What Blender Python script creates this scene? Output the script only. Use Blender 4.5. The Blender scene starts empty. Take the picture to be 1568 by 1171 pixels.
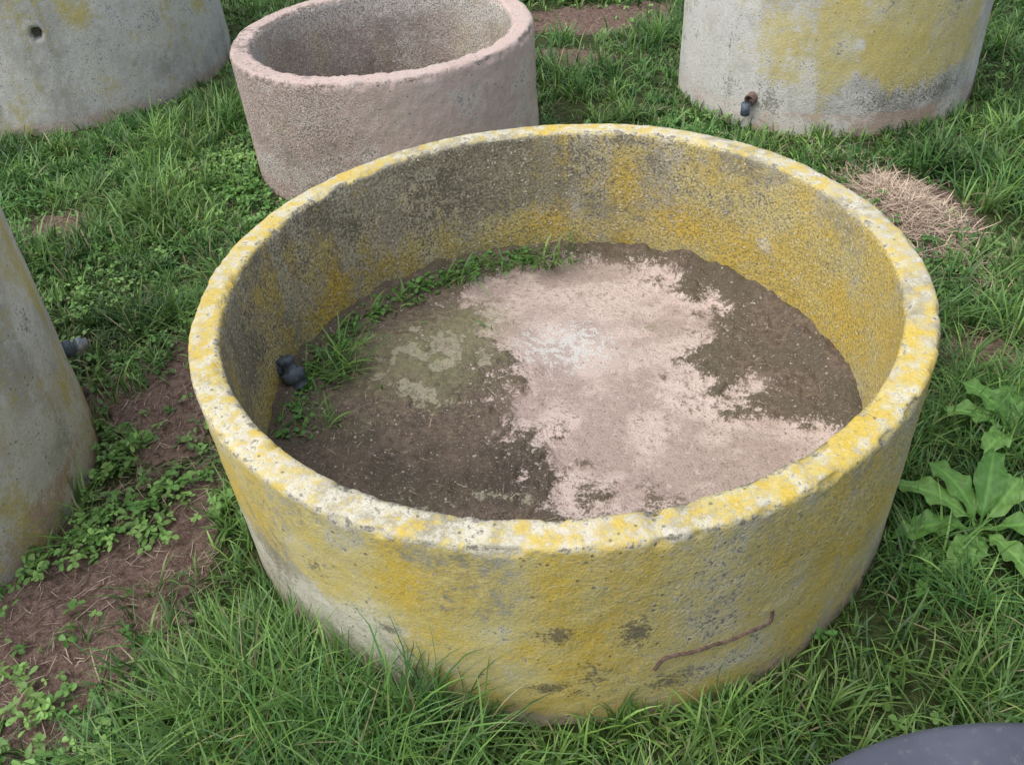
import bpy, numpy as np, math
rng=np.random.default_rng(7)
D2R=math.pi/180
scene=bpy.context.scene
COL=bpy.context.collection
# ------------------------------------------------------------ noise
def _h(ix,iy,iz,seed):
    n=(ix.astype(np.uint32)*np.uint32(374761393)+iy.astype(np.uint32)*np.uint32(668265263)
       +iz.astype(np.uint32)*np.uint32(2246822519)+np.uint32(seed*974711+1))
    n=(n^(n>>np.uint32(13)))*np.uint32(1274126177)
    n=n^(n>>np.uint32(16)); n=n*np.uint32(2654435761); n=n^(n>>np.uint32(15))
    return n.astype(np.float64)/4294967295.0
def vnoise(p,seed=0):
    f=np.floor(p);u=p-f;u=u*u*(3-2*u);i=f.astype(np.int64)
    r=0
    for a in (0,1):
        for b in (0,1):
            for c in (0,1):
                w=(u[:,0] if a else 1-u[:,0])*(u[:,1] if b else 1-u[:,1])*(u[:,2] if c else 1-u[:,2])
                r=r+w*_h(i[:,0]+a,i[:,1]+b,i[:,2]+c,seed)
    return r
def fbm(p,scale=1,octv=4,seed=0,gain=.5):
    p=np.asarray(p,float)
    if p.shape[1]==2:p=np.c_[p,np.zeros(len(p))]
    r=0;a=1;t=0
    for k in range(octv):
        r=r+a*vnoise(p*scale*(2.03**k)+17.3*k,seed+k);t+=a;a*=gain
    return r/t
def sm(x,a,b):
    t=np.clip((x-a)/(b-a),0,1);return t*t*(3-2*t)
def TT(th,tab):
    tab=sorted(tab);x=np.array([t[0] for t in tab],float);y=np.array([t[1] for t in tab],float)
    return np.interp(th,x,y,period=360)
def blob(th,z,t0,z0,dt,dz):
    d=(th-t0+180)%360-180
    return np.exp(-((d/dt)**2+((z-z0)/dz)**2))
# ------------------------------------------------------------ mesh helper
def mk(name,V,faces,mat,attrs=None,smooth=True,parent=None,cols=None):
    me=bpy.data.meshes.new(name)
    V=np.ascontiguousarray(V,dtype=np.float32)
    me.vertices.add(len(V));me.vertices.foreach_set("co",V.ravel())
    loops=np.concatenate([np.asarray(f).ravel() for f in faces]).astype(np.int32)
    tot=np.concatenate([np.full(len(f),f.shape[1]) for f in faces])
    st=np.concatenate([[0],np.cumsum(tot)[:-1]]).astype(np.int32)
    me.loops.add(len(loops));me.loops.foreach_set("vertex_index",loops)
    me.polygons.add(len(st));me.polygons.foreach_set("loop_start",st)
    if smooth: me.polygons.foreach_set("use_smooth",np.ones(len(st),bool))
    me.update(calc_edges=True)
    for k,v in (attrs or {}).items():
        a=me.attributes.new(k,'FLOAT','POINT');a.data.foreach_set("value",np.ascontiguousarray(v,dtype=np.float32))
    if cols is not None:
        a=me.attributes.new("vcol",'FLOAT_COLOR','POINT')
        c=np.ones((len(V),4),np.float32);c[:,:3]=cols;a.data.foreach_set("color",c.ravel())
    me.materials.append(mat)
    o=bpy.data.objects.new(name,me);COL.objects.link(o)
    if parent: o.parent=parent
    return o
def empty(name,loc=(0,0,0)):
    e=bpy.data.objects.new(name,None);e.location=loc;COL.objects.link(e);return e
# ------------------------------------------------------------ node helper
class N:
    def __init__(s,name):
        s.m=bpy.data.materials.new(name);s.m.use_nodes=True;s.t=s.m.node_tree
        s.b=s.t.nodes["Principled BSDF"];s.tc=s.t.nodes.new("ShaderNodeTexCoord").outputs["Object"]
        s.out=s.t.nodes["Material Output"]
    def L(s,a,b):
        if hasattr(a,"is_output"): s.t.links.new(a,b)
        else: b.default_value=a
    def noise(s,scale,detail=3,rough=.6,vec=None,dist=0):
        n=s.t.nodes.new("ShaderNodeTexNoise");n.inputs["Scale"].default_value=scale;n.inputs["Detail"].default_value=detail
        n.inputs["Roughness"].default_value=rough;n.inputs["Distortion"].default_value=dist
        s.L(vec or s.tc,n.inputs["Vector"]);return n.outputs["Fac"]
    def vor(s,scale,vec=None):
        n=s.t.nodes.new("ShaderNodeTexVoronoi");n.inputs["Scale"].default_value=scale
        s.L(vec or s.tc,n.inputs["Vector"]);return (n.outputs["Distance"],n.outputs["Color"])
    def ma(s,op,a,b=0.0,c=0.0,clamp=False):
        n=s.t.nodes.new("ShaderNodeMath");n.operation=op;n.use_clamp=clamp
        s.L(a,n.inputs[0]);s.L(b,n.inputs[1]);s.L(c,n.inputs[2]);return n.outputs[0]
    def mr(s,x,a,b,c=0,d=1):
        n=s.t.nodes.new("ShaderNodeMapRange");n.interpolation_type='SMOOTHSTEP'
        s.L(x,n.inputs[0]);n.inputs[1].default_value=a;n.inputs[2].default_value=b;n.inputs[3].default_value=c;n.inputs[4].default_value=d
        return n.outputs[0]
    def mix(s,f,a,b,bt='MIX'):
        n=s.t.nodes.new("ShaderNodeMix");n.data_type='RGBA';n.blend_type=bt;n.clamp_factor=True
        s.L(f,n.inputs[0])
        for v,i in ((a,6),(b,7)):
            if isinstance(v,tuple): v=(v[0],v[1],v[2],1)
            s.L(v,n.inputs[i])
        return n.outputs[2]
    def at(s,name,col=False):
        n=s.t.nodes.new("ShaderNodeAttribute");n.attribute_name=name
        return n.outputs["Color" if col else "Fac"]
    def bump(s,h,strength=.5,dist=.01,prev=None):
        n=s.t.nodes.new("ShaderNodeBump");n.inputs["Strength"].default_value=strength;n.inputs["Distance"].default_value=dist
        s.L(h,n.inputs["Height"])
        if prev is not None:s.L(prev,n.inputs["Normal"])
        return n.outputs[0]
def concrete(name,grey1,grey2,yel1,yel2,pale,pink,dark):
    k=N(name)
    n1=k.at("n1");st=k.at("st");n2=k.noise(36,4,.75);n3=k.noise(120,3,.68)
    vd,vc=k.vor(58)
    h2=k.ma('SUBTRACT',n2,.5);h3=k.ma('SUBTRACT',n3,.5)
    nb=k.ma('ADD',k.at("nb0"),k.ma('ADD',k.ma('MULTIPLY',h2,2.1),k.ma('MULTIPLY',h3,1.5)))
    nc=k.ma('ADD',k.at("nc0"),k.ma('SUBTRACT',k.ma('MULTIPLY',h3,2.0),k.ma('MULTIPLY',h2,2.0)))
    def fac(att,n,w,lo=.3,hi=.7):
        return k.mr(k.ma('ADD',k.at(att),k.ma('MULTIPLY',n,w)),lo,hi)
    g=k.at("grn")
    c=k.mix(k.mr(n1,.35,.65),grey1,grey2)
    c=k.mix(k.ma('MULTIPLY',k.mr(st,.48,.68),.35),c,dark)
    c=k.mix(fac("pnk",nc,.5),c,k.mix(n2,pink,tuple(x*1.2 for x in pink)))
    ymix=k.mix(k.mr(k.ma('ADD',n2,k.ma('MULTIPLY',nc,.25)),.36,.62),yel1,yel2)
    c=k.mix(k.ma('MULTIPLY',fac("yel",nb,.75),.88),c,ymix)
    c=k.mix(k.ma('MULTIPLY',fac("pal",nc,.75),.82),c,k.mix(n3,pale,tuple(x*.85 for x in pale)))
    c=k.mix(k.ma('MULTIPLY',k.ma('MULTIPLY',k.mr(n3,.44,.60),g),.68),c,dark)
    stone=k.ma('MULTIPLY',k.mr(k.ma('ADD',vd,k.ma('MULTIPLY',h3,.6)),.2,.32,1,0),k.ma('GREATER_THAN',vc,.54))
    c=k.mix(k.ma('MULTIPLY',stone,k.ma('MULTIPLY_ADD',g,.72,.10)),c,pale)
    c=k.mix(k.ma('MULTIPLY',fac("drk",nc,.7),.80),c,dark)
    c=k.mix(k.ma('MULTIPLY',k.mr(n3,.58,.72),.5),c,dark)
    c=k.mix(k.ma('MULTIPLY',k.mr(n3,.43,.29),.4),c,pale)
    pr=k.ma('MULTIPLY',k.mr(k.ma('ADD',vd,k.ma('MULTIPLY',h3,.4)),.16,.26,1,0),k.ma('LESS_THAN',vc,.20))
    c=k.mix(k.ma('MULTIPLY',pr,.65),c,dark)
    k.L(c,k.b.inputs["Base Color"]);k.b.inputs["Roughness"].default_value=.97
    k.b.inputs["Specular IOR Level"].default_value=.12
    h=k.ma('ADD',k.ma('MULTIPLY',n2,k.ma('MULTIPLY_ADD',g,.45,.28)),k.ma('MULTIPLY',n3,k.ma('MULTIPLY_ADD',g,-.95,-.2)))
    h=k.ma('ADD',h,k.ma('MULTIPLY',stone,k.ma('MULTIPLY',g,.35)))
    h=k.ma('SUBTRACT',h,k.ma('MULTIPLY',pr,.3))
    k.L(k.bump(h,.85,.010),k.b.inputs["Normal"])
    return k.m
M_main=concrete("lichen_concrete",(.36,.33,.235),(.53,.49,.37),(.68,.475,.055),(.62,.53,.22),(.75,.71,.58),(.56,.41,.32),(.14,.125,.09))
M_well=concrete("pinkish_concrete",(.42,.345,.305),(.58,.49,.445),(.60,.52,.35),(.56,.49,.37),(.76,.71,.64),(.56,.42,.37),(.15,.13,.115))
M_tank=concrete("weathered_concrete",(.49,.47,.43),(.63,.60,.55),(.60,.48,.13),(.58,.52,.28),(.76,.74,.69),(.44,.31,.245),(.19,.175,.14))

def simple(name,c1,c2,scale=20,rough=.6,bump=.2,metal=0):
    k=N(name);n=k.noise(scale,4);k.L(k.mix(k.mr(n,.3,.7),c1,c2),k.b.inputs["Base Color"])
    k.b.inputs["Roughness"].default_value=rough;k.b.inputs["Metallic"].default_value=metal
    k.L(k.bump(k.noise(scale*4,3),bump,.003),k.b.inputs["Normal"]);return k.m
M_black=simple("dark_plastic",(.04,.055,.075),(.10,.125,.155),60,.5)
M_rust=simple("rusty_iron",(.10,.065,.055),(.24,.15,.12),80,.9,.8)
M_orange=simple("orange_rust_deposit",(.42,.13,.03),(.6,.25,.1),60,.9,.8)
M_metal=simple("dull_steel",(.2,.22,.25),(.4,.42,.45),50,.45,.2,.6)
def greyplastic():
    k=N("grey_plastic");n=k.noise(5,3);n2=k.noise(60,4,.7)
    c=k.mix(k.mr(n,.3,.7),(.065,.07,.095),(.095,.10,.13))
    c=k.mix(k.ma('MULTIPLY',k.mr(n2,.55,.7),.5),c,(.17,.17,.19))
    k.L(c,k.b.inputs["Base Color"]);k.L(k.mr(n2,.3,.7,.5,.75),k.b.inputs["Roughness"])
    k.L(k.bump(n2,.1,.002),k.b.inputs["Normal"]);return k.m
M_grey=greyplastic()
# ------------------------------------------------------------ lathe
def dens(prof,step):
    P=[];S=[]
    for i in range(len(prof)-1):
        a=np.array(prof[i][:2]);b=np.array(prof[i+1][:2]);n=max(1,int(np.linalg.norm(b-a)/step))
        for j in range(n):P.append(a+(b-a)*j/n);S.append(prof[i][2])
    P.append(np.array(prof[-1][:2]));S.append(prof[-1][2]);return np.array(P),np.array(S)
def lathe(name,prof,mat,maskf,nt=720,step=.014,disp=.004,parent=None,seed=0,modf=None,chip=3.0,wobz=.012):
    P,S=dens(prof,step);n=len(P)
    T=np.gradient(P,axis=0);T/=np.linalg.norm(T,axis=1)[:,None]+1e-9
    Nn=np.c_[T[:,1],-T[:,0]]
    th=np.arange(nt)*2*math.pi/nt
    TH,I=np.meshgrid(th,np.arange(n),indexing='ij');TH=TH.ravel();I=I.ravel()
    r=P[I,0];z=P[I,1];seg=S[I]
    p=np.c_[r*np.cos(TH),r*np.sin(TH),z]
    d=(fbm(p,7,4,seed)-.5)*disp*2.0+(fbm(p,38,3,seed+9)-.5)*disp*1.2
    edge=(seg==5)
    d=d-edge*sm(fbm(p,22,3,seed+5),.5,.7)*disp*chip
    nr=Nn[I,0];nz=Nn[I,1]
    deg=TH/D2R;deg=(deg+180)%360-180
    if modf is not None: d=d+modf(deg,z,seg)
    wob=(fbm(np.c_[np.cos(TH),np.sin(TH),z*.5],1.3,2,seed+3)-.5)*.014
    r2=r+nr*d+wob;z2=z+nz*d+(fbm(np.c_[np.cos(TH),np.sin(TH)],2.2,2,seed+4)-.5)*wobz*(z>.2)
    V=np.c_[r2*np.cos(TH),r2*np.sin(TH),z2]
    a=np.arange(nt)
    A,Bn=np.meshgrid(a,np.arange(n-1),indexing='ij');A=A.ravel();Bn=Bn.ravel();A2=(A+1)%nt
    F=np.c_[A*n+Bn,A2*n+Bn,A2*n+Bn+1,A*n+Bn+1]
    at=maskf(deg,z,seg,p)
    st=fbm(p*np.array([14,14,1.5]),1,4,seed+60);n1=fbm(p,4.5,6,seed+61)
    top=(seg==1)|(seg==5);q=np.where(top,.4,1.)
    at["n1"]=n1;at["st"]=np.where(top,.4,st);at["nb0"]=((n1-.5)*1.8+(st-.5)*.9)*q+top*(fbm(p,34,3,seed+66)-.5)*1.3
    at["nc0"]=(fbm(p,6.5,6,seed+64)-.5)*1.9*q+top*(fbm(p,38,3,seed+67)-.5)*1.6
    return mk(name,V,[F],mat,at,parent=parent)
def ringprof(rb,rt,h,th_,zb=-.06,zi=.02,irb=None,rnd=.007):
    ri=rt-th_;irb=irb if irb is not None else ri-.01
    return [(rb,zb,0),(rt,h-rnd*1.2,5),(rt-rnd*.4,h-rnd*.35,5),(rt-rnd*1.3,h,1),(ri+rnd*1.3,h,5),(ri+rnd*.4,h-rnd*.35,5),(ri,h-rnd*1.3,2),(irb,zi,2)]
# ------------------------------------------------------------ MAIN TROUGH
trough=empty("round_concrete_trough")
Hm=.63
def mask_main(t,z,s,p):
    nlow=fbm(p,2.2,4,40)-.5
    out=(s==0);inn=(s==2);top=(s==1)|(s==5)
    yo=TT(t,[(-180,.60),(-150,.64),(-130,.66),(-118,.70),(-100,.82),(-85,.84),(-70,.86),(-55,.76),(-38,.54),(-20,.40),(20,.35),(90,.4)])
    ll=sm(-t,104,117)*sm(-t,175,150)
    yo=yo-ll*sm(z,.36+.1*nlow,.2)*.95-sm(z,.50,.6)*.12-sm(z,.06,.0)*.5
    yo+=blob(t,z,-66,.22,14,.09)*.3+blob(t,z,-100,.25,12,.14)*.25
    yi=TT(t,[(-180,.42),(165,.30),(140,.28),(120,.34),(100,.40),(80,.46),(60,.56),(40,.66),(20,.78),(0,.86),(-30,.75),(-90,.5)])
    yi=yi+sm(z,.40,.22)*.36-sm(z,.48,.6)*.14
    yt=TT(t,[(-180,.80),(165,.74),(140,.62),(110,.60),(90,.6),(60,.62),(30,.54),(0,.46),(-20,.48),(-45,.78),(-65,.86),(-80,.66),(-100,.5),(-120,.5),(-150,.76)])
    yel=out*yo+inn*yi+top*yt+nlow*np.where(top,.2,.4)
    drk=out*(.0+blob(t,z,-91,.35,2.8,.045)*.75+blob(t,z,-82,.34,2.2,.06)*.75+blob(t,z,-88,.2,5,.08)*.5+blob(t,z,-77,.12,4,.04)*.45+blob(t,z,-93,.14,3,.025)*.65+sm(-t,40,25)*.08+sm(z,.05,0)*.25
         +blob(t,z,-133,.36,4,.04)*.45+blob(t,z,-124,.38,2,.05)*.4+blob(t,z,-114,.27,1.2,.02)*.7)
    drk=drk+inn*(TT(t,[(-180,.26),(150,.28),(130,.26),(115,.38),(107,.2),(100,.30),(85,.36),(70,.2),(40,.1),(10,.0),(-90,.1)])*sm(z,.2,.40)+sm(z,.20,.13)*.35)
    drk=drk+(s==5)*.30+(s==1)*.0
    pal=out*(.15+ll*sm(z,.4,.2)*.5+blob(t,z,-120,.1,12,.06)*.3+blob(t,z,-66,.12,9,.04)*.2)+inn*(.12+blob(t,z,36,.34,4,.04)*.65+blob(t,z,84,.36,3,.08)*.5+blob(t,z,92,.42,3,.05)*.35)+top*TT(t,[(-180,.36),(-130,.46),(-110,.48),(-90,.42),(-60,.3),(0,.36),(90,.42),(150,.34)])
    pnk=out*(sm(z,.16,.03)*.6+ll*sm(z,.20,.05)*.5)+top*blob(t,z,-88,.63,12,.5)*.5+inn*0.05
    grn=out*(TT(t,[(-180,.3),(-130,.1),(-100,.14),(-75,.36),(-50,.55),(-20,.95),(90,.8)])*(.45+.55*sm(z,.2,.5)))+inn*TT(t,[(-180,1),(100,1),(40,.8),(0,.7),(-90,.8)])+top*.2
    return dict(yel=yel,drk=drk,pal=pal,pnk=pnk,grn=np.clip(grn,0,1))
def mod_main(t,z,s):
    d=0*t
    d-=.012*blob(t,z,179.5,.62,1.0,.02)*(s==5)+.014*blob(t,z,177.5,.60,.8,.012)*(s==0)
    d-=.010*blob(t,z,-79,.62,1.2,.012)*(s!=2)
    d+=.004*blob(t,z,36,.34,5,.05)*(s==2)
    return d
prof=[(1.0,-.06,0),(1.0,.45,0),(1.0,Hm-.012,5),(.997,Hm-.004,5),(.990,Hm,1),(.928,Hm,5),(.920,Hm-.004,5),(.916,Hm-.014,2),(.912,.35,2),(.90,.06,2)]
lathe("wall",prof,M_main,mask_main,nt=1100,step=.010,disp=.0032,parent=trough,seed=3,modf=mod_main,chip=3.6)
# floor
def floor_build():
    nr,nt=150,560
    r=np.linspace(0,1,nr)*.915;th=np.arange(nt)*2*math.pi/nt
    R,T=np.meshgrid(r,th,indexing='ij');X=(R*np.cos(T)).ravel();Y=(R*np.sin(T)).ravel();R=R.ravel();T=T.ravel()
    p=np.c_[X,Y];deg=T/D2R;deg=(deg+180)%360-180
    w1=(fbm(p,5,5,71)-.5);w2=(fbm(p,18,5,72,.65)-.5)
    xl=np.interp(Y,[-.9,-.47,-.30,-.18,.06,.25,.40,.65,.9],[.12,.09,-.0,-.12,-.15,-.20,-.26,-.26,-.1])
    left=sm(xl-X+w1*.34+w2*.5,-.16,.16)
    xr=np.interp(Y,[-.3,-.26,-.15,-.10,.05,.19,.29,.48,.62],[1.2,.95,.70,.50,.45,.42,.57,.60,.42])
    right=sm(X-xr+w1*.2+w2*.36,-.09,.09)
    right*=1-np.exp(-((X-.62)**2+(Y-.03)**2)/.045**2)*.95
    edge=sm(R+w1*.12+w2*.10,.78,.88)*TT(deg,[(-180,.9),(160,1),(100,1),(60,1),(10,1),(-15,.9),(-30,.3),(-60,.25),(-75,.7),(-100,.9)])
    dirt=np.clip(np.maximum(np.maximum(left,right),edge),0,1)
    spray=np.exp(-(((X-.16)/.17)**2+((Y+.44)/.10)**2))*.8
    dirt=np.maximum(dirt,spray*sm(fbm(p,16,4,81),.43,.6))
    olive=.75*left*np.exp(-(((X+.48)/.32)**2+((Y-.22)/.34)**2))+.7*np.exp(-(((X+.25)/.18)**2+((Y-.46)/.2)**2))+.8*np.exp(-((X-.34)**2+(Y-.385)**2)/.035**2)
    white=np.exp(-(((X-.04)/.26)**2+((Y-.30)/.22)**2))
    black=np.exp(-(((X+.42)/.38)**2+((Y+.22)/.16)**2))+.8*np.exp(-(((X+.12)/.15)**2+((Y+.36)/.10)**2))
    cz=(np.exp(-(((X+.40)/.26)**2+((Y-.22)/.27)**2))+.6*np.exp(-(((X+.25)/.30)**2+((Y+.42)/.06)**2)))
    clean=left*sm(fbm(p,20,5,75,.65)+cz*.06,.53,.66)*np.clip(cz*1.4,0,1)
    z=.13+dirt*(.010+.024*fbm(p,12,4,77)+.020*(fbm(p,50,3,78)-.3))+edge*.045*fbm(p,9,3,79)*1.6-clean*.008+(fbm(p,8,3,80)-.5)*.008
    V=np.c_[X,Y,z]
    a,b=np.meshgrid(np.arange(nr-1),np.arange(nt),indexing='ij');a=a.ravel();b=b.ravel();b2=(b+1)%nt
    F=np.c_[a*nt+b,(a+1)*nt+b,(a+1)*nt+b2,a*nt+b2]
    k=N("trough_floor_concrete_and_silt")
    n1=k.at("n1");n2=k.noise(38,4,.75);n3=k.noise(140,3,.65);v,vc=k.vor(44)
    c=k.mix(k.mr(n1,.38,.62),(.47,.365,.32),(.66,.535,.475))
    c=k.mix(k.ma('MULTIPLY',k.mr(n2,.5,.66),.8),c,(.40,.31,.27))
    c=k.mix(k.ma('MULTIPLY',k.mr(n2,.45,.33),.5),c,(.71,.65,.60))
    c=k.mix(k.ma('MULTIPLY',k.mr(n3,.53,.67),.65),c,(.27,.21,.18))
    wf=k.mr(k.ma('ADD',k.ma('MULTIPLY',k.at("white"),.22),k.ma('ADD',k.ma('MULTIPLY',n2,.7),k.ma('MULTIPLY',n3,.3))),.66,.73)
    c=k.mix(k.ma('MULTIPLY',wf,.75),c,(.76,.76,.73))
    of=k.mr(k.ma('ADD',k.ma('MULTIPLY',k.at("olive"),.6),k.ma('ADD',k.ma('MULTIPLY',n2,.8),k.ma('MULTIPLY',n1,.3))),.68,1.15)
    dirtc=k.mix(k.mr(n2,.32,.66),(.065,.05,.036),(.20,.155,.115))
    dirtc=k.mix(k.ma('MULTIPLY',k.mr(n1,.46,.6),.5),dirtc,(.08,.075,.04))
    dirtc=k.mix(k.ma('MULTIPLY',k.at("black"),k.mr(k.ma('ADD',n1,k.ma('MULTIPLY',k.ma('SUBTRACT',n2,.5),.6)),.40,.6,.15,.85)),dirtc,(.05,.04,.03))
    dirtc=k.mix(k.ma('MULTIPLY',k.mr(n3,.57,.67),.65),dirtc,(.37,.32,.25))
    dn=k.ma('ADD',k.ma('MULTIPLY',k.ma('SUBTRACT',n2,.5),2.3),k.ma('MULTIPLY',k.ma('SUBTRACT',n3,.5),1.7))
    df=k.mr(k.ma('ADD',k.at("dirt"),dn),.26,.74)
    c=k.mix(k.ma('MULTIPLY',df,.95),c,dirtc)
    c=k.mix(k.ma('MULTIPLY',of,.65),c,k.mix(n3,(.19,.19,.085),(.36,.34,.21)))
    c=k.mix(k.ma('MULTIPLY',k.mr(k.ma('ADD',k.at("clean"),dn),.4,.9),.7),c,k.mix(n3,(.34,.32,.21),(.50,.46,.36)))
    c=k.mix(k.ma('MULTIPLY',k.mr(k.ma('ADD',v,k.ma('MULTIPLY',n3,.25)),.25,.34,1,0),k.ma('MULTIPLY',k.ma('GREATER_THAN',vc,.64),.75)),c,k.mix(df,(.22,.17,.15),(.52,.47,.39)))
    k.L(c,k.b.inputs["Base Color"]);k.b.inputs["Roughness"].default_value=.97;k.b.inputs["Specular IOR Level"].default_value=.12
    k.L(k.bump(k.ma('ADD',n2,k.ma('MULTIPLY',n3,.9)),.9,.011),k.b.inputs["Normal"])
    mk("floor",V,[F],k.m,dict(dirt=dirt,olive=olive,white=white,clean=clean,black=np.clip(black,0,1),n1=fbm(p,8,6,90)),parent=trough)
floor_build()
def turned(name,prof,mat,loc,direc,parent,n=32):
    d=np.array(direc,float);d/=np.linalg.norm(d);a=np.cross(d,[0,0,1.]) if abs(d[2])<.9 else np.cross(d,[1.,0,0]);a/=np.linalg.norm(a);b=np.cross(d,a)
    th=np.arange(n)*2*math.pi/n;V=[]
    for r,t in prof:
        for q in th:V.append(np.array(loc)+d*t+(a*math.cos(q)+b*math.sin(q))*r)
    F=[]
    for i in range(len(prof)-1):
        for j in range(n):F.append((i*n+j,i*n+(j+1)%n,(i+1)*n+(j+1)%n,(i+1)*n+j))
    return mk(name,np.array(V),[np.array(F)],mat,parent=parent,smooth=False)
al=172*D2R;er=np.array([math.cos(al),math.sin(al),0]);
w0=er*.915+np.array([0,0,.235])
turned("valve_stub",[(.0,-.02),(.019,-.02),(.019,.05),(.0,.05)],M_black,w0,-er,trough,24)
turned("valve_nut",[(0,.004),(.033,.004),(.035,.008),(.035,.02),(.033,.024),(0,.024)],M_black,w0,-er,trough,6)
ax=np.array([.34,-.28,-1.]);p0=w0-er*.030+np.array([0,0,.035])
turned("valve_body",[(0,0),(.024,.0),(.028,.004),(.028,.018),(.022,.022),(.022,.045),(.036,.05),(.039,.056),(.039,.078),(.034,.083),(.030,.085),(.030,.105),(.032,.108),(0,.108)],M_black,p0,ax,trough,28)
def wire():
    th=np.linspace(-78,-63,60);z=.222-.008*(th+78)/15+.002*np.sin(th*1.3)+(rng.random(60)-.5)*.0025
    th=np.r_[th,[-62.6,-62.5,-62.7]];z=np.r_[z,[.222,.24,.258]]
    th=np.r_[[-79.2,-78.6],th];z=np.r_[[.185,.208],z]
    n=len(th);rad=.0026+.0028*rng.random(n);V=[];m=8
    P=np.c_[1.0*np.cos(th*D2R),1.0*np.sin(th*D2R),z];T=np.gradient(P,axis=0);T/=np.linalg.norm(T,axis=1)[:,None]
    for i in range(n):
        o_=np.array([P[i,0],P[i,1],0]);o_/=np.linalg.norm(o_);b=np.cross(T[i],o_);b/=np.linalg.norm(b)
        for j in range(m):
            q=j*2*math.pi/m;V.append(P[i]+(o_*math.cos(q)*1.3+b*math.sin(q))*rad[i])
    F=[(i*m+j,i*m+(j+1)%m,(i+1)*m+(j+1)%m,(i+1)*m+j) for i in range(n-1) for j in range(m)]
    mk("exposed_rusty_wire",np.array(V),[np.array(F)],M_rust,parent=trough)
wire()
# ------------------------------------------------------------ WELL RING
well=empty("concrete_well_ring",(-.78,2.32,0))
def mask_well(t,z,s,p):
    nl=fbm(p,2.5,4,91)-.5;out=(s==0);inn=(s==2);top=(s==1)|(s==5)
    lf=sm(-t,75,110)+sm(t,150,179)
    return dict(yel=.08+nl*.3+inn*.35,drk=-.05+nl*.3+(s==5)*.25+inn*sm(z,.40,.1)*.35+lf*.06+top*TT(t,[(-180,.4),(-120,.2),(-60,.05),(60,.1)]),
        pal=out*(.22+blob(t,z,-120,.18,30,.1)*.35)+inn*(.25+sm(z,.42,.58)*.5)+top*.15,
        pnk=out*(.6+nl*.5)+top*.6+inn*.15,grn=np.clip(out*(.06+.94*lf)+inn*1+top*.25,0,1))
def mod_well(t,z,s):
    return -.008*sm(fbm(np.c_[t*.35,z*0],1,3,5),.55,.75)*((s==5))
lathe("wall",[(.75,-.06,0),(.75,.5,0),(.75,.60,5),(.746,.612,5),(.738,.62,1),(.655,.62,5),(.647,.613,5),(.640,.598,2),(.615,.03,2),(.0,.03,2)],M_well,mask_well,nt=700,step=.013,disp=.0045,parent=well,seed=21,modf=mod_well,chip=1.5)
for i,(t_,w_) in enumerate([(72,.022),(63,.028),(80,.014),(55,.013)]):
    c=np.array([.648*math.cos(t_*D2R),.648*math.sin(t_*D2R),.612])
    turned("rust_deposit_%d"%(i+1),[(w_*.3,-.03),(w_,-.01),(w_*.9,.004),(w_*.4,.010),(0,.012)],M_orange,c,(0,0,1),well,12)
# ------------------------------------------------------------ TANKS
def tank(loc,rb,rt,h,thk,mf,seed,mod=None,nm="concrete_water_tank"):
    e=empty(nm,loc)
    lathe("wall",ringprof(rb,rt,h,thk,zi=.05)+[(0,.05,2)],M_tank,mf,nt=640,step=.018,disp=.004,parent=e,seed=seed,modf=mod)
    return e
def mask_t3(t,z,s,p):
    nl=fbm(p,2.2,4,111)-.5;out=(s==0);rib=fbm(p*np.array([9,9,.8]),1,4,117)-.5
    return dict(yel=out*(TT(t,[(-180,.2),(-140,.25),(-118,.48),(-105,.76),(-80,.80),(-50,.6),(0,.3)])*sm(z,.16,.34)*1.1)+nl*.4+(~out)*.4+rib*.9,
      drk=.05+nl*.25+rib*.7+out*(blob(t,z,-70,.17,20,.05)*.45+blob(t,z,-105,.14,15,.025)*.25+blob(t,z,-58,.3,14,.25)*.25),
      pal=out*(TT(t,[(-180,.5),(-135,.55),(-110,.34),(-80,.22),(0,.25)])+sm(z,.3,.15)*.2)-rib*.8+blob(t,z,-96,.45,1.3,.018)*1.4,
      pnk=sm(z,.15,.07)*1.1,grn=np.clip(.15+blob(t,z,-70,.17,30,.08),0,1))
t3=tank((1.60,2.91,0),.80,.78,1.0,.08,mask_t3,31)
a3=-131*D2R;e3=np.array([math.cos(a3),math.sin(a3),0])
turned("outlet_pipe",[(0,-.05),(.03,-.05),(.03,.03),(.024,.034),(.022,.0),(0,.0)],M_rust,e3*.80+np.array([0,0,.15]),e3*.8+np.array([0,0,-.15]),t3,20)
turned("outlet_elbow",[(0,0),(.024,0),(.024,.06),(.018,.065),(0,.05)],M_black,e3*.84+np.array([-.01,0,.135]),(0,0,-1),t3,20)
def mask_t4(t,z,s,p):
    nl=fbm(p,2.,4,131)-.5;out=(s==0)
    hole=blob(t,z,-66.5,.555,1.7,.03)
    return dict(yel=.25+nl*.5+out*blob(t,z,-62,.75,14,.2)*.3,drk=.03+nl*.2+sm(hole,.3,.6)*1.5+sm(z,.07,0)*.3,pal=.45+nl*.3,pnk=sm(z,.14,.03)*.7,grn=.12+0*t)
tank((-3.24,3.84,0),1.09,1.09,1.05,.09,mask_t4,41,lambda t,z,s:-.07*sm(blob(t,z,-66.5,.555,1.7,.03),.3,.6)*(s==0))
def mask_t5(t,z,s,p):
    nl=fbm(p,2.4,4,151)-.5;out=(s==0)
    return dict(yel=.36+nl*.6,drk=.0+nl*.2+(s==5)*.2+out*sm(z,.1,0)*.15,pal=.46-nl*.4,pnk=sm(z,.2,.1)*.95,grn=.1+0*t)
t5=tank((-2.28,-.19,0),.74,.786,1.0,.08,mask_t5,51)
a5=32*D2R;e5=np.array([math.cos(a5),math.sin(a5),0])
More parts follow.
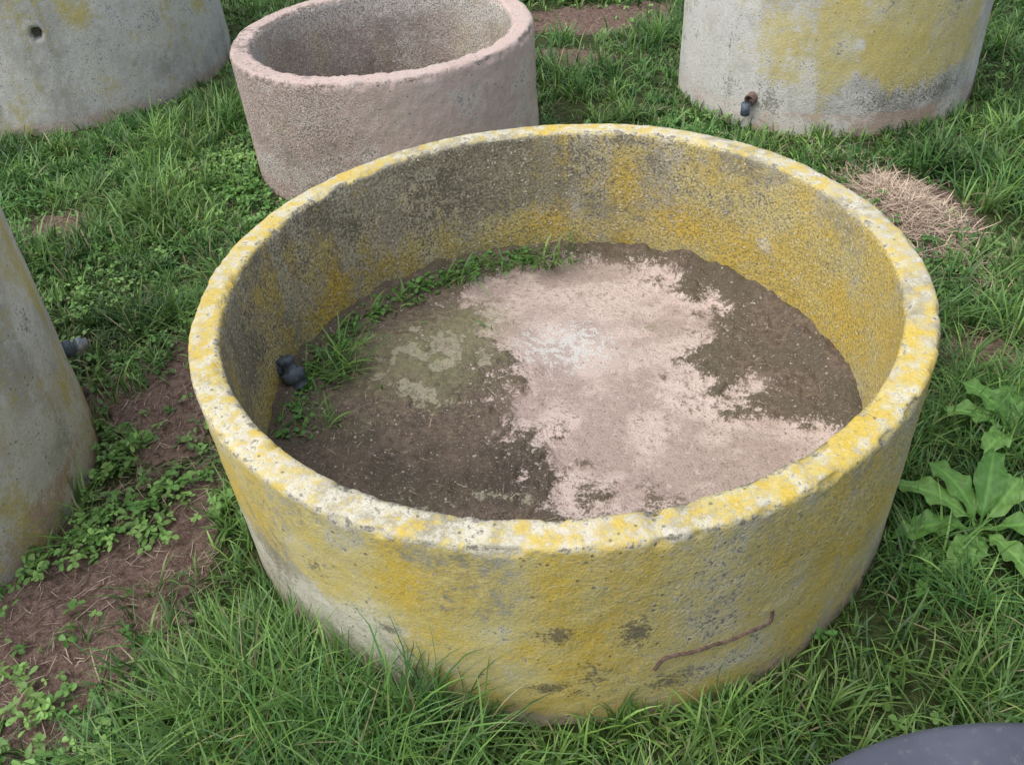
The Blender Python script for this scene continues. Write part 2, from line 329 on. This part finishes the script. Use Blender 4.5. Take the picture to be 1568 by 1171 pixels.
turned("outlet_flange",[(0,-.02),(.03,-.02),(.03,.022),(0,.022)],M_black,e5*.76+np.array([0,0,.28]),e5,t5,6)
turned("outlet_union",[(.02,.02),(.02,.03),(.027,.032),(.027,.052),(.018,.055),(.018,.07),(.012,.07),(0,.06)],M_metal,e5*.76+np.array([0,0,.28]),e5,t5,24)
# ------------------------------------------------------------ plastic tank
pt=empty("grey_plastic_water_tank",(.66,-1.97,0))
turned("body",[(.60,-.03),(.60,.12),(.61,.125),(.61,.15),(.60,.155),(.60,.30),(.61,.305),(.61,.33),(.60,.335),(.60,.50),(.605,.53)],M_grey,(0,0,0),(0,0,1),pt,128)
o=turned("lid",[(.612,.52),(.625,.525),(.63,.54),(.63,.575),(.625,.592),(.612,.602),(.59,.606),(.40,.612),(.39,.618),(.2,.624),(0,.628)],M_grey,(0,0,0),(0,0,1),pt,160)
for p_ in o.data.polygons:p_.use_smooth=True
# ------------------------------------------------------------ GROUND
objs=[(0,0,.985),(-.78,2.32,.735),(1.60,2.91,.785),(-3.24,3.84,1.07),(-2.28,-.19,.725),(.66,-1.97,.59)]
SOIL=[(-1.35,-.73,.28,.24),(-1.35,.25,.15,.35),(-2.38,1.62,.24,.14),(1.47,.31,.16,.09),(.13,3.5,.30,.18),(.3,4.35,.7,.28),(1.53,1.28,.24,.42),(-1.12,-.35,.09,.3),(-1.6,-.95,.4,.25)]
def soilf(x,y):
    p=np.c_[x,y];s=0*x
    for a,b,c,d in SOIL:s=np.maximum(s,np.exp(-(((x-a)/c)**2+((y-b)/d)**2)))
    zone=sm(-x,.95,1.25)*sm(1.3-y,0,.5)
    s=s+zone*.25
    return np.clip(s+(fbm(p,3.5,4,201)-.5)*(.12+1.0*np.clip(s*2,0,1)),0,1)
def gz(x,y):
    p=np.c_[x,y];s=soilf(x,y)
    z=(fbm(p,1.1,3,210)-.5)*.05+(fbm(p,9,4,211)-.5)*.03-.01
    z+=s*((fbm(p,26,4,212,.65)-.5)*.06)
    z+=.05*np.exp(-(((x-1.53)/.17)**2+((y-1.3)/.33)**2))
    return z
def ground():
    def ax_(lo,hi,n):
        f=np.linspace(lo,hi,n);e=np.geomspace(.3,150,14);return np.r_[lo-e[::-1],f,hi+e]
    xs=ax_(-5.0,4.6,520);ys=ax_(-2.6,7.0,520)
    X,Y=np.meshgrid(xs,ys,indexing='ij');x=X.ravel();y=Y.ravel();nx,ny=len(xs),len(ys)
    s=soilf(x,y);z=gz(x,y)
    ins=(x>-5.2)&(x<4.8)&(y>-2.8)&(y<7.2);z=np.where(ins,z,z*.3);s=np.where(ins,s,.1)
    a,b=np.meshgrid(np.arange(nx-1),np.arange(ny-1),indexing='ij');a=a.ravel();b=b.ravel()
    F=np.c_[a*ny+b,(a+1)*ny+b,(a+1)*ny+b+1,a*ny+b+1]
    k=N("soil_and_turf")
    n2=k.noise(45,4,.7);n3=k.noise(170,3,.65)
    soil=k.mix(k.mr(n2,.3,.7),(.11,.07,.054),(.28,.19,.155))
    soil=k.mix(k.ma('MULTIPLY',k.mr(n3,.55,.68),.65),soil,(.42,.33,.28))
    turf=k.mix(k.mr(n2,.3,.7),(.03,.04,.016),(.09,.115,.04))
    f=k.mr(k.ma('ADD',k.at("soil"),k.ma('MULTIPLY',k.ma('SUBTRACT',n2,.5),.9)),.2,.4)
    k.L(k.mix(f,turf,soil),k.b.inputs["Base Color"]);k.b.inputs["Roughness"].default_value=.97;k.b.inputs["Specular IOR Level"].default_value=.12
    k.L(k.bump(k.ma('ADD',n2,k.ma('MULTIPLY',n3,.6)),1.0,.016),k.b.inputs["Normal"])
    mk("ground",np.c_[x,y,z],[F],k.m,dict(soil=s))
ground()
# ------------------------------------------------------------ vegetation
def leafmat(name,rough=.45,trans=.3,spec=.4):
    k=N(name);c=k.at("vcol",True)
    k.L(c,k.b.inputs["Base Color"]);k.b.inputs["Roughness"].default_value=rough;k.b.inputs["Specular IOR Level"].default_value=spec
    if trans>0:
        tr=k.t.nodes.new("ShaderNodeBsdfTranslucent");k.L(c,tr.inputs[0])
        mx=k.t.nodes.new("ShaderNodeMixShader");mx.inputs[0].default_value=trans
        k.L(k.b.outputs[0],mx.inputs[1]);k.L(tr.outputs[0],mx.inputs[2]);k.L(mx.outputs[0],k.out.inputs[0])
    return k.m
M_grass=leafmat("grass_blade",.42,.3,.5);M_leaf=leafmat("clover_leaf",.5,.25);M_straw=leafmat("dry_straw",.8,0,.2)
def blades(x,y,z,az,L,W,lean,bend,col,tw=None):
    n=len(x);S=5;w=np.array([.75,1,.95,.8,.5]);V=np.zeros((n,11,3))
    if tw is None: tw=rng.uniform(-1,1,n)
    C=np.zeros((n,11,3));curl=rng.normal(0,.25,n)
    cx=x.copy();cy=y.copy();cz=z.copy()
    for i in range(S+1):
        a=az+curl*i/S;ddx,ddy=np.cos(a),np.sin(a)
        if i<S:
            px=-ddy*np.cos(tw)+ddx*np.sin(tw);py=ddx*np.cos(tw)+ddy*np.sin(tw)
            for j,sg in ((0,-.5),(1,.5)):
                V[:,2*i+j]=np.c_[cx+px*W*w[i]*sg,cy+py*W*w[i]*sg,cz]
        else: V[:,10]=np.c_[cx,cy,cz]
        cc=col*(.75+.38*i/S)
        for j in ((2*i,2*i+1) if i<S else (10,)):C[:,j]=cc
        ph=lean+bend*(i+.5)/S
        cx=cx+ddx*np.sin(ph)*L/S;cy=cy+ddy*np.sin(ph)*L/S;cz=cz+np.cos(ph)*L/S
    return V,C
def blade_faces(n):
    b=(np.arange(n)*11)[:,None]
    q=np.concatenate([b+np.array([[2*i,2*i+1,2*i+3,2*i+2]]) for i in range(4)],0)
    return [q,b+np.array([[8,9,10]])]
def inside(x,y,pad=0):
    m=np.zeros(len(x),bool)
    for a,b,r in objs:m|=(x-a)**2+(y-b)**2<(r+pad)**2
    return m
def near_edge(x,y):
    d=np.full(len(x),9.)
    for a,b,r in objs:d=np.minimum(d,np.abs(np.hypot(x-a,y-b)-r))
    return d
def inview(x,y):
    yy=y+2.055;xc=x+.07*yy
    return (np.abs(xc)<1.25+.62*yy)&(y>-1.65)
def green(n,hue,val):
    a=np.array([.085,.205,.048]);b=np.array([.25,.41,.10]);c=np.array([.07,.185,.075])
    h=hue[:,None];col=a*(1-h)+b*h
    k=(rng.random(n)<.3)[:,None];col=np.where(k,col*.5+c*.5,col)
    return col*val[:,None]
TUFTS=[(-1.75,.75,.28),(-1.5,.95,.25),(-1.9,1.15,.25),(-1.1,-.75,.10),(-.85,-.75,.16),(-.75,-1.0,.35),(-1.5,-1.05,.1),(-2.0,1.75,.2)]
def grass():
    nt=110000
    x=rng.uniform(-5,4.4,nt);y=rng.uniform(-1.65,6.6,nt)
    dist=np.hypot(x,y+2.05)
    keep=inview(x,y)&~inside(x,y)
    s=soilf(x,y);p=np.c_[x,y]
    zone=sm(-x,.95,1.3)*sm(1.1-y,0,.6)
    clump=fbm(p,2.6,3,301);cl2=fbm(p,8,2,302)
    dn=np.clip(1-s*1.6,0.02,1)*(1-zone*.85)*(sm(clump,.28,.5)*.65+.27)*(.3+.7*sm(cl2,.25,.5))
    dn=np.maximum(dn,.4*(near_edge(x,y)<.05)*(1-zone*.3)*(1-s))
    for a,b,r in TUFTS:
        dn=np.maximum(dn,.95*np.exp(-((x-a)**2+(y-b)**2)/r**2))
    dn=dn*np.clip(2.9/dist,.5,1)
    keep&=rng.random(len(x))<dn
    x,y,dist,zone,cl2=x[keep],y[keep],dist[keep],zone[keep],cl2[keep]
    m=len(x);k=rng.integers(5,11,m);I=np.repeat(np.arange(m),k);n=len(I)
    hf=fbm(np.c_[x,y],1.9,3,305)
    fr=sm(-y,.70,.95)*sm(x,-1.1,-.8)
    tl=.045+.08*sm(hf,.35,.65)+.05*rng.random(m)+.05*sm(cl2,.5,.7)
    ne=near_edge(x,y)
    tl*=1-.5*(ne<.3)*(y>.5)
    tl+=.10*fr*(.2+.8*sm(hf,.4,.6))*(ne>.04)+.02*(dist<3.2)
    tl*=(1-.3*zone)
    taz=rng.uniform(0,2*math.pi,m);tle=rng.uniform(0,.6,m);tc=np.clip(fbm(np.c_[x,y],3.3,3,307)*2.0-.5+rng.normal(0,.2,m),0,1)
    tv=.35+1.25*fbm(np.c_[x,y],5,3,308)
    r=np.abs(rng.normal(0,.016,n));a=rng.uniform(0,2*math.pi,n)
    bx=x[I]+r*np.cos(a);by=y[I]+r*np.sin(a)
    az=np.where(rng.random(n)<.6,taz[I]+rng.normal(0,.6,n),a)
    L=tl[I]*rng.uniform(.45,1.4,n)
    W=rng.uniform(.0025,.0075,n)*np.clip(dist[I]/2.6,1,1.6)
    lean=np.abs(tle[I]+rng.normal(0,.28,n));bend=rng.uniform(.2,2.0,n)
    col=green(n,np.clip(tc[I]+rng.normal(0,.22,n),0,1),rng.uniform(.55,1.35,n)*tv[I])
    dry=rng.random(n)<.03;col[dry]=np.array([.46,.40,.23])*rng.uniform(.6,1.1,(dry.sum(),1))
    ok=~inside(bx,by,.012)
    bx,by,az,L,W,lean,bend,col=[q[ok] for q in (bx,by,az,L,W,lean,bend,col)]
    z=gz(bx,by)-.006
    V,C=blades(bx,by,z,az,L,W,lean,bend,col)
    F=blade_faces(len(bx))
    Vf=V.reshape(-1,3)
    for a_,b_,r_ in objs:
        dx=Vf[:,0]-a_;dy=Vf[:,1]-b_;d=np.hypot(dx,dy);R=r_+.022
        w=(d<R)&(Vf[:,2]<.6);sc=np.where(w,R/np.maximum(d,1e-3),1);Vf[:,0]=a_+dx*sc;Vf[:,1]=b_+dy*sc
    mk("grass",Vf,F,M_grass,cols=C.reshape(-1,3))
grass()
def floor_grass():
    T=[(.0,.80,34,.19),(-.10,.82,18,.14),(.06,.83,16,.14),(-.20,.80,18,.12),(-.36,.72,26,.14),(-.30,.76,20,.12),(-.45,.68,24,.13),(-.55,.6,20,.11),(-.66,.50,22,.12),(-.74,.36,26,.13),(-.74,.24,48,.18),(-.70,.18,30,.16),(-.78,.12,30,.16),(-.72,-.07,16,.10),(-.86,.02,10,.06),(-.84,.22,14,.1),(-.5,.45,5,.05),(-.35,.2,3,.04),(-.86,-.1,16,.08),(.12,.84,10,.08),(-.22,.4,3,.05),(-.6,.1,4,.05),(-.82,-.2,8,.05)]
    xs=[];ys=[];L=[]
    for a,b,k,l in T:
        xs.append(rng.normal(a,.028,k));ys.append(rng.normal(b,.022,k));L.append(l*rng.uniform(.5,1.3,k))
    m=900;t=rng.uniform(92,190,m)*D2R;r=.885-np.abs(rng.normal(0,.045,m));xs.append(r*np.cos(t));ys.append(r*np.sin(t));L.append(rng.uniform(.02,.09,m))
    x=np.concatenate(xs);y=np.concatenate(ys);L=np.concatenate(L)
    q=np.hypot(x,y);sc=np.where(q>.885,.885/q,1);x*=sc;y*=sc
    n=len(x);az=rng.uniform(0,2*math.pi,n)
    inward=np.arctan2(-y,-x);az=np.where(rng.random(n)<.65,inward+rng.normal(0,.8,n),az)
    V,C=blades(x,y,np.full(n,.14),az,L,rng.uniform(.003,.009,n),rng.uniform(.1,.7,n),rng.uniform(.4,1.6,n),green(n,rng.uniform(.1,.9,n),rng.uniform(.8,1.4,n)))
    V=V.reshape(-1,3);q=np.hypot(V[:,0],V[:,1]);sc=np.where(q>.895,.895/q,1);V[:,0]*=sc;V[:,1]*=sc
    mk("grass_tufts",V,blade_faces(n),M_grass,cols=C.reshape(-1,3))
floor_grass()
def leaves(P,az,tilt,L,W,col):
    n=len(P);prof=[(0,.0),(.2,.45),(.5,.95),(.78,.95),(.96,.45),(.97,0)]
    D=np.c_[np.cos(az)*np.cos(tilt),np.sin(az)*np.cos(tilt),np.sin(tilt)]
    S=np.c_[-np.sin(az),np.cos(az),0*az];U=np.cross(D,S)
    roll=rng.normal(0,.35,n)[:,None];S2=S*np.cos(roll)+U*np.sin(roll);U2=np.cross(D,S2)
    drop=rng.uniform(.05,.35,n)[:,None]
    mids=[];ls=[];rs=[]
    for t,w in prof:
        c=P+D*(t*L)[:,None]-np.array([0,0,1.])*(drop*(t**2)*L[:,None])
        mids.append(c)
        ls.append(c+S2*(w*W*.5)[:,None]+U2*(.14*w*W)[:,None]);rs.append(c-S2*(w*W*.5)[:,None]+U2*(.14*w*W)[:,None])
    arr=[mids[0]]+[q for i in range(1,5) for q in (ls[i],mids[i],rs[i])]+[mids[5]]
    V=np.stack(arr,1)
    b=(np.arange(n)*14)[:,None];q=[]
    for i in range(3):
        o=1+3*i;q.append(b+np.array([[o,o+3,o+4,o+1]]));q.append(b+np.array([[o+1,o+4,o+5,o+2]]))
    tri=[b+np.array([[0,1,2]]),b+np.array([[0,2,3]]),b+np.array([[10,13,11]]),b+np.array([[11,13,12]])]
    C=np.repeat(col[:,None,:],14,1);C[:,[2,5,8,11]]*=1.18
    return V.reshape(-1,3),[np.concatenate(q),np.concatenate(tri)],C.reshape(-1,3)
def clover():
    n0=80000
    x=rng.uniform(-4.5,4,n0);y=rng.uniform(-1.6,5,n0)
    zone=sm(-x,.88,1.1)*sm(2.8-y,0,.8)
    pch=fbm(np.c_[x,y],3.9,4,401);s=soilf(x,y)
    dn=zone*(sm(pch,.38,.54)*.70+.07)+.08*sm(pch,.55,.65)
    dn=np.maximum(dn,.8*np.exp(-((x-1.35)**2+(y-1.05)**2)/.35**2)*sm(pch,.4,.5))
    dn=np.maximum(dn,.8*np.exp(-((x-1.0)**2+(y-2.2)**2)/.3**2)*sm(pch,.35,.5))
    dn=dn*(1-.80*sm(s,.4,.8))+.02*zone
    k=inview(x,y)&~inside(x,y,.03)&(rng.random(n0)<dn)
    x,y=x[k],y[k];n=len(x);g=gz(x,y)
    kind=fbm(np.c_[x,y],2.,2,405)>.5
    h=rng.uniform(.010,.05,n);base=np.c_[x,y,g+h]
    hue=np.clip(fbm(np.c_[x,y],2.7,2,409)*1.6-.4+rng.normal(0,.22,n),0,1)[:,None]
    col=(np.array([.10,.25,.055])*(1-hue)+np.array([.28,.46,.13])*hue)*rng.uniform(.6,1.25,(n,1))
    P=[];A=[];Tt=[];LL=[];WW=[];CC=[]
    a0=rng.uniform(0,2*math.pi,n);sz=rng.uniform(.009,.026,n)
    for j in range(3):
        P.append(base);A.append(a0+j*2.094+rng.normal(0,.15,n));Tt.append(rng.normal(.05,.35,n));LL.append(sz);WW.append(sz*rng.uniform(.7,.95,n));CC.append(col*rng.uniform(.9,1.1,(n,1)))
    for j in range(4):
        kk=kind;m=kk.sum()
        P.append(base[kk]+np.c_[rng.normal(0,.010,m),rng.normal(0,.010,m),rng.uniform(-.014,.014,m)]);A.append(rng.uniform(0,6.28,m));Tt.append(rng.normal(.15,.35,m));s_=rng.uniform(.014,.038,m);LL.append(s_);WW.append(s_*.45);CC.append(col[kk])
    P=np.concatenate(P);A=np.concatenate(A);Tt=np.concatenate(Tt);LL=np.concatenate(LL);WW=np.concatenate(WW);CC=np.concatenate(CC)
    V,F,C=leaves(P,A,Tt,LL,WW,CC)
    mk("clover_and_chickweed",V,F,M_leaf,cols=C)
    m=560;t=rng.uniform(95,192,m)*D2R;r=.875-np.abs(rng.normal(0,.045,m));x=r*np.cos(t);y=r*np.sin(t)
    P=np.c_[x,y,rng.uniform(.15,.19,m)];s_=rng.uniform(.014,.028,m)
    V,F,C=leaves(P,rng.uniform(0,6.28,m),rng.normal(.1,.3,m),s_,s_*.7,np.array([.11,.26,.055])*rng.uniform(.7,1.3,(m,1)))
    mk("small_weeds",V,F,M_leaf,cols=C)
clover()
# ------------------------------------------------------------ broad leaved dock
def bigleaf(base,az,L,W,rise,droop,col,seed,fold=.22):
    nu,nv=25,11;r=np.random.default_rng(seed);V=[];side=r.uniform(-.5,.5)
    for i in range(nu):
        u=i/(nu-1)
        w=W*.5*(math.sin(math.pi*min(1,max(0,(u-.2)/.8)))**.7 if u>.2 else 0)*(1+.06*math.sin(u*41+seed))+.004*(1-u*.7)
        ph=rise-droop*u
        if i==0:cx,cz,cy=0,0,0
        else:cx+=L/(nu-1)*math.cos(ph);cz+=L/(nu-1)*math.sin(ph);cy=side*L*.35*u*u
        for j in range(nv):
            s=(j/(nv-1)-.5)*2
            wv=.013*math.sin(u*22+seed+s*2.5)*abs(s)**1.5*(W/.07)+.0045*math.sin(u*44-abs(s)*5)*min(1,abs(s)*2)
            V.append((cx,cy+s*w,cz+abs(s)*w*fold+wv*.8))
    V=np.array(V);c,s_=math.cos(az),math.sin(az)
    V=np.c_[V[:,0]*c-V[:,1]*s_,V[:,0]*s_+V[:,1]*c,V[:,2]]+np.array(base)
    F=np.array([(i*nv+j,(i+1)*nv+j,(i+1)*nv+j+1,i*nv+j+1) for i in range(nu-1) for j in range(nv-1)])
    C=np.tile(np.array(col,float),(len(V),1));J=np.arange(len(V))%nv;I=np.arange(len(V))//nv
    C[J==nv//2]*=1.5;C*=(.85+.3*r.random(len(V)))[:,None];C[((I+np.abs(J-nv//2))%4==0)&(J!=nv//2)]*=1.15
    return V,F,C
def rosette(name,specs):
    Vs=[];Fs=[];Cs=[];o=0
    for i,sp in enumerate(specs):
        V,F,C=bigleaf(*sp,seed=i*3+1);Vs.append(V);Fs.append(F+o);Cs.append(C);o+=len(V)
    return mk(name,np.concatenate(Vs),[np.concatenate(Fs)],M_leaf,cols=np.concatenate(Cs))
G1=(.13,.28,.06);G2=(.18,.345,.085);G3=(.10,.235,.05)
b=(1.14,-.48,.01)
rosette("broad_leaved_dock",[(b,2.6,.26,.08,1.0,1.3,G2),(b,3.1,.26,.075,.6,1.0,G1),(b,3.9,.19,.06,.5,.9,G2),(b,1.9,.24,.07,1.1,1.2,G1),(b,.6,.24,.075,.9,1.3,G2),(b,-.3,.25,.08,.8,1.2,G1),(b,-1.2,.20,.065,.6,1.0,G2),(b,1.2,.26,.075,1.2,1.3,G3),(b,-2.0,.16,.05,.5,.8,G1)])
b=(1.38,-.12,.01)
rosette("broad_leaved_dock",[(b,2.9,.24,.075,1.0,1.2,G2),(b,2.1,.24,.07,1.2,1.3,G1),(b,3.8,.22,.07,.9,1.1,G2),(b,1.2,.2,.06,1.0,1.2,G1),(b,5.0,.24,.08,.9,1.2,G2),(b,.2,.2,.06,.9,1.2,G1)])
b=(.97,-.62,.0)
rosette("broad_leaved_dock",[(b,.5+j*1.1,.09+.02*(j%2),.028,.7,1.0,(G1,G2,G3)[j%3]) for j in range(6)])
b=(-1.62,-.98,.0)
rosette("broad_leaved_dock",[(b,.2+j*.9,.08+.02*(j%2),.026,.6,.9,(G1,G2,G3)[j%3]) for j in range(7)])
# ------------------------------------------------------------ straw
def straw():
    def lay(x,y,zlo,zhi,Lr,col,Wr=(.0012,.003)):
        k=~inside(x,y,.01);x,y=x[k],y[k];n=len(x)
        z=gz(x,y)+rng.uniform(zlo,zhi,n)
        c=col*rng.uniform(.45,1.25,(n,1))
        return blades(x,y,z,rng.uniform(0,6.28,n),rng.uniform(*Lr,n),rng.uniform(*Wr,n),rng.uniform(1.1,1.7,n),rng.uniform(-.3,.6,n),c,tw=rng.uniform(-.5,.5,n))
    n=3600;u=rng.normal(0,1,n);v=rng.normal(0,1,n)
    V1,C1=lay(1.53+.08*v+.06*-u,1.27+.25*u,.0,.035,(.04,.14),np.array([.62,.48,.36]),(.002,.005))
    mk("pile_of_dry_grass",V1.reshape(-1,3),blade_faces(len(V1)),M_straw,cols=C1.reshape(-1,3))
    n=8000;V2,C2=lay(rng.uniform(-2.6,-.95,n),rng.uniform(-1.5,2.3,n),.0,.012,(.012,.07),np.array([.46,.37,.28]))
    n=2600;V3,C3=lay(rng.uniform(-.5,2.2,n),rng.uniform(1.5,5.0,n),.0,.02,(.02,.08),np.array([.5,.4,.3]))
    n=350;V4,C4=lay(rng.normal(1.47,.12,n),rng.normal(.31,.07,n),.0,.02,(.02,.09),np.array([.45,.31,.22]))
    V=np.concatenate([V2,V3,V4]);C=np.concatenate([C2,C3,C4])
    mk("straw_litter",V.reshape(-1,3),blade_faces(len(V)),M_straw,cols=C.reshape(-1,3))
    n=620;t=rng.uniform(0,6.28,n);r=.86*np.sqrt(rng.random(n));x=r*np.cos(t);y=r*np.sin(t);k=(x<.05)|(x>.45)|(rng.random(n)<.2);x,y=x[k],y[k];n=len(x)
    V,C=blades(x,y,np.full(n,.160),rng.uniform(0,6.28,n),rng.uniform(.01,.05,n),rng.uniform(.0012,.0025,n),rng.uniform(1.4,1.6,n),rng.uniform(-.1,.2,n),np.array([.5,.4,.28])*rng.uniform(.2,1.2,(n,1)))
    mk("twigs_and_litter",V.reshape(-1,3),blade_faces(n),M_straw,cols=C.reshape(-1,3))
straw()
# ------------------------------------------------------------ light, sky, camera
w=bpy.data.worlds.new("World");scene.world=w;w.use_nodes=True;nt=w.node_tree
sky=nt.nodes.new("ShaderNodeTexSky");sky.sky_type='NISHITA';sky.sun_disc=False
EL,AZ=62,-115
sky.sun_elevation=math.radians(EL);sky.sun_rotation=math.radians(AZ);sky.air_density=1.0;sky.dust_density=2.0;sky.ozone_density=.5
hs=nt.nodes.new("ShaderNodeHueSaturation");hs.inputs["Saturation"].default_value=.65;hs.inputs["Value"].default_value=1.15
nt.links.new(sky.outputs[0],hs.inputs["Color"])
nt.links.new(hs.outputs[0],nt.nodes["Background"].inputs[0]);nt.nodes["Background"].inputs[1].default_value=.15
sl=bpy.data.lights.new("sun","SUN");sl.energy=3.0;sl.angle=math.radians(80);sl.color=(1,.97,.92)
so=bpy.data.objects.new("sun",sl);COL.objects.link(so)
so.rotation_euler=(math.radians(90-EL),0,math.radians(180-AZ))
cam=bpy.data.cameras.new("camera");cam.lens=36*1313/1568;cam.sensor_width=36;cam.clip_end=1000;cam.clip_start=.05
co=bpy.data.objects.new("camera",cam);COL.objects.link(co);scene.camera=co
from mathutils import Matrix,Vector
pi_,ya,ro=math.radians(39.446),math.radians(-3.878),math.radians(-5.131)
fwd=Vector((math.sin(ya)*math.cos(pi_),math.cos(ya)*math.cos(pi_),-math.sin(pi_)))
rt=Vector((math.cos(ya),-math.sin(ya),0));up=rt.cross(fwd)
r_=rt*math.cos(ro)+up*math.sin(ro);u_=-rt*math.sin(ro)+up*math.cos(ro)
mw=Matrix(((r_.x,u_.x,-fwd.x,0),(r_.y,u_.y,-fwd.y,-2.055),(r_.z,u_.z,-fwd.z,1.9185),(0,0,0,1)))
co.matrix_world=mw
scene.view_settings.view_transform='Standard';scene.view_settings.look='None';scene.view_settings.exposure=0
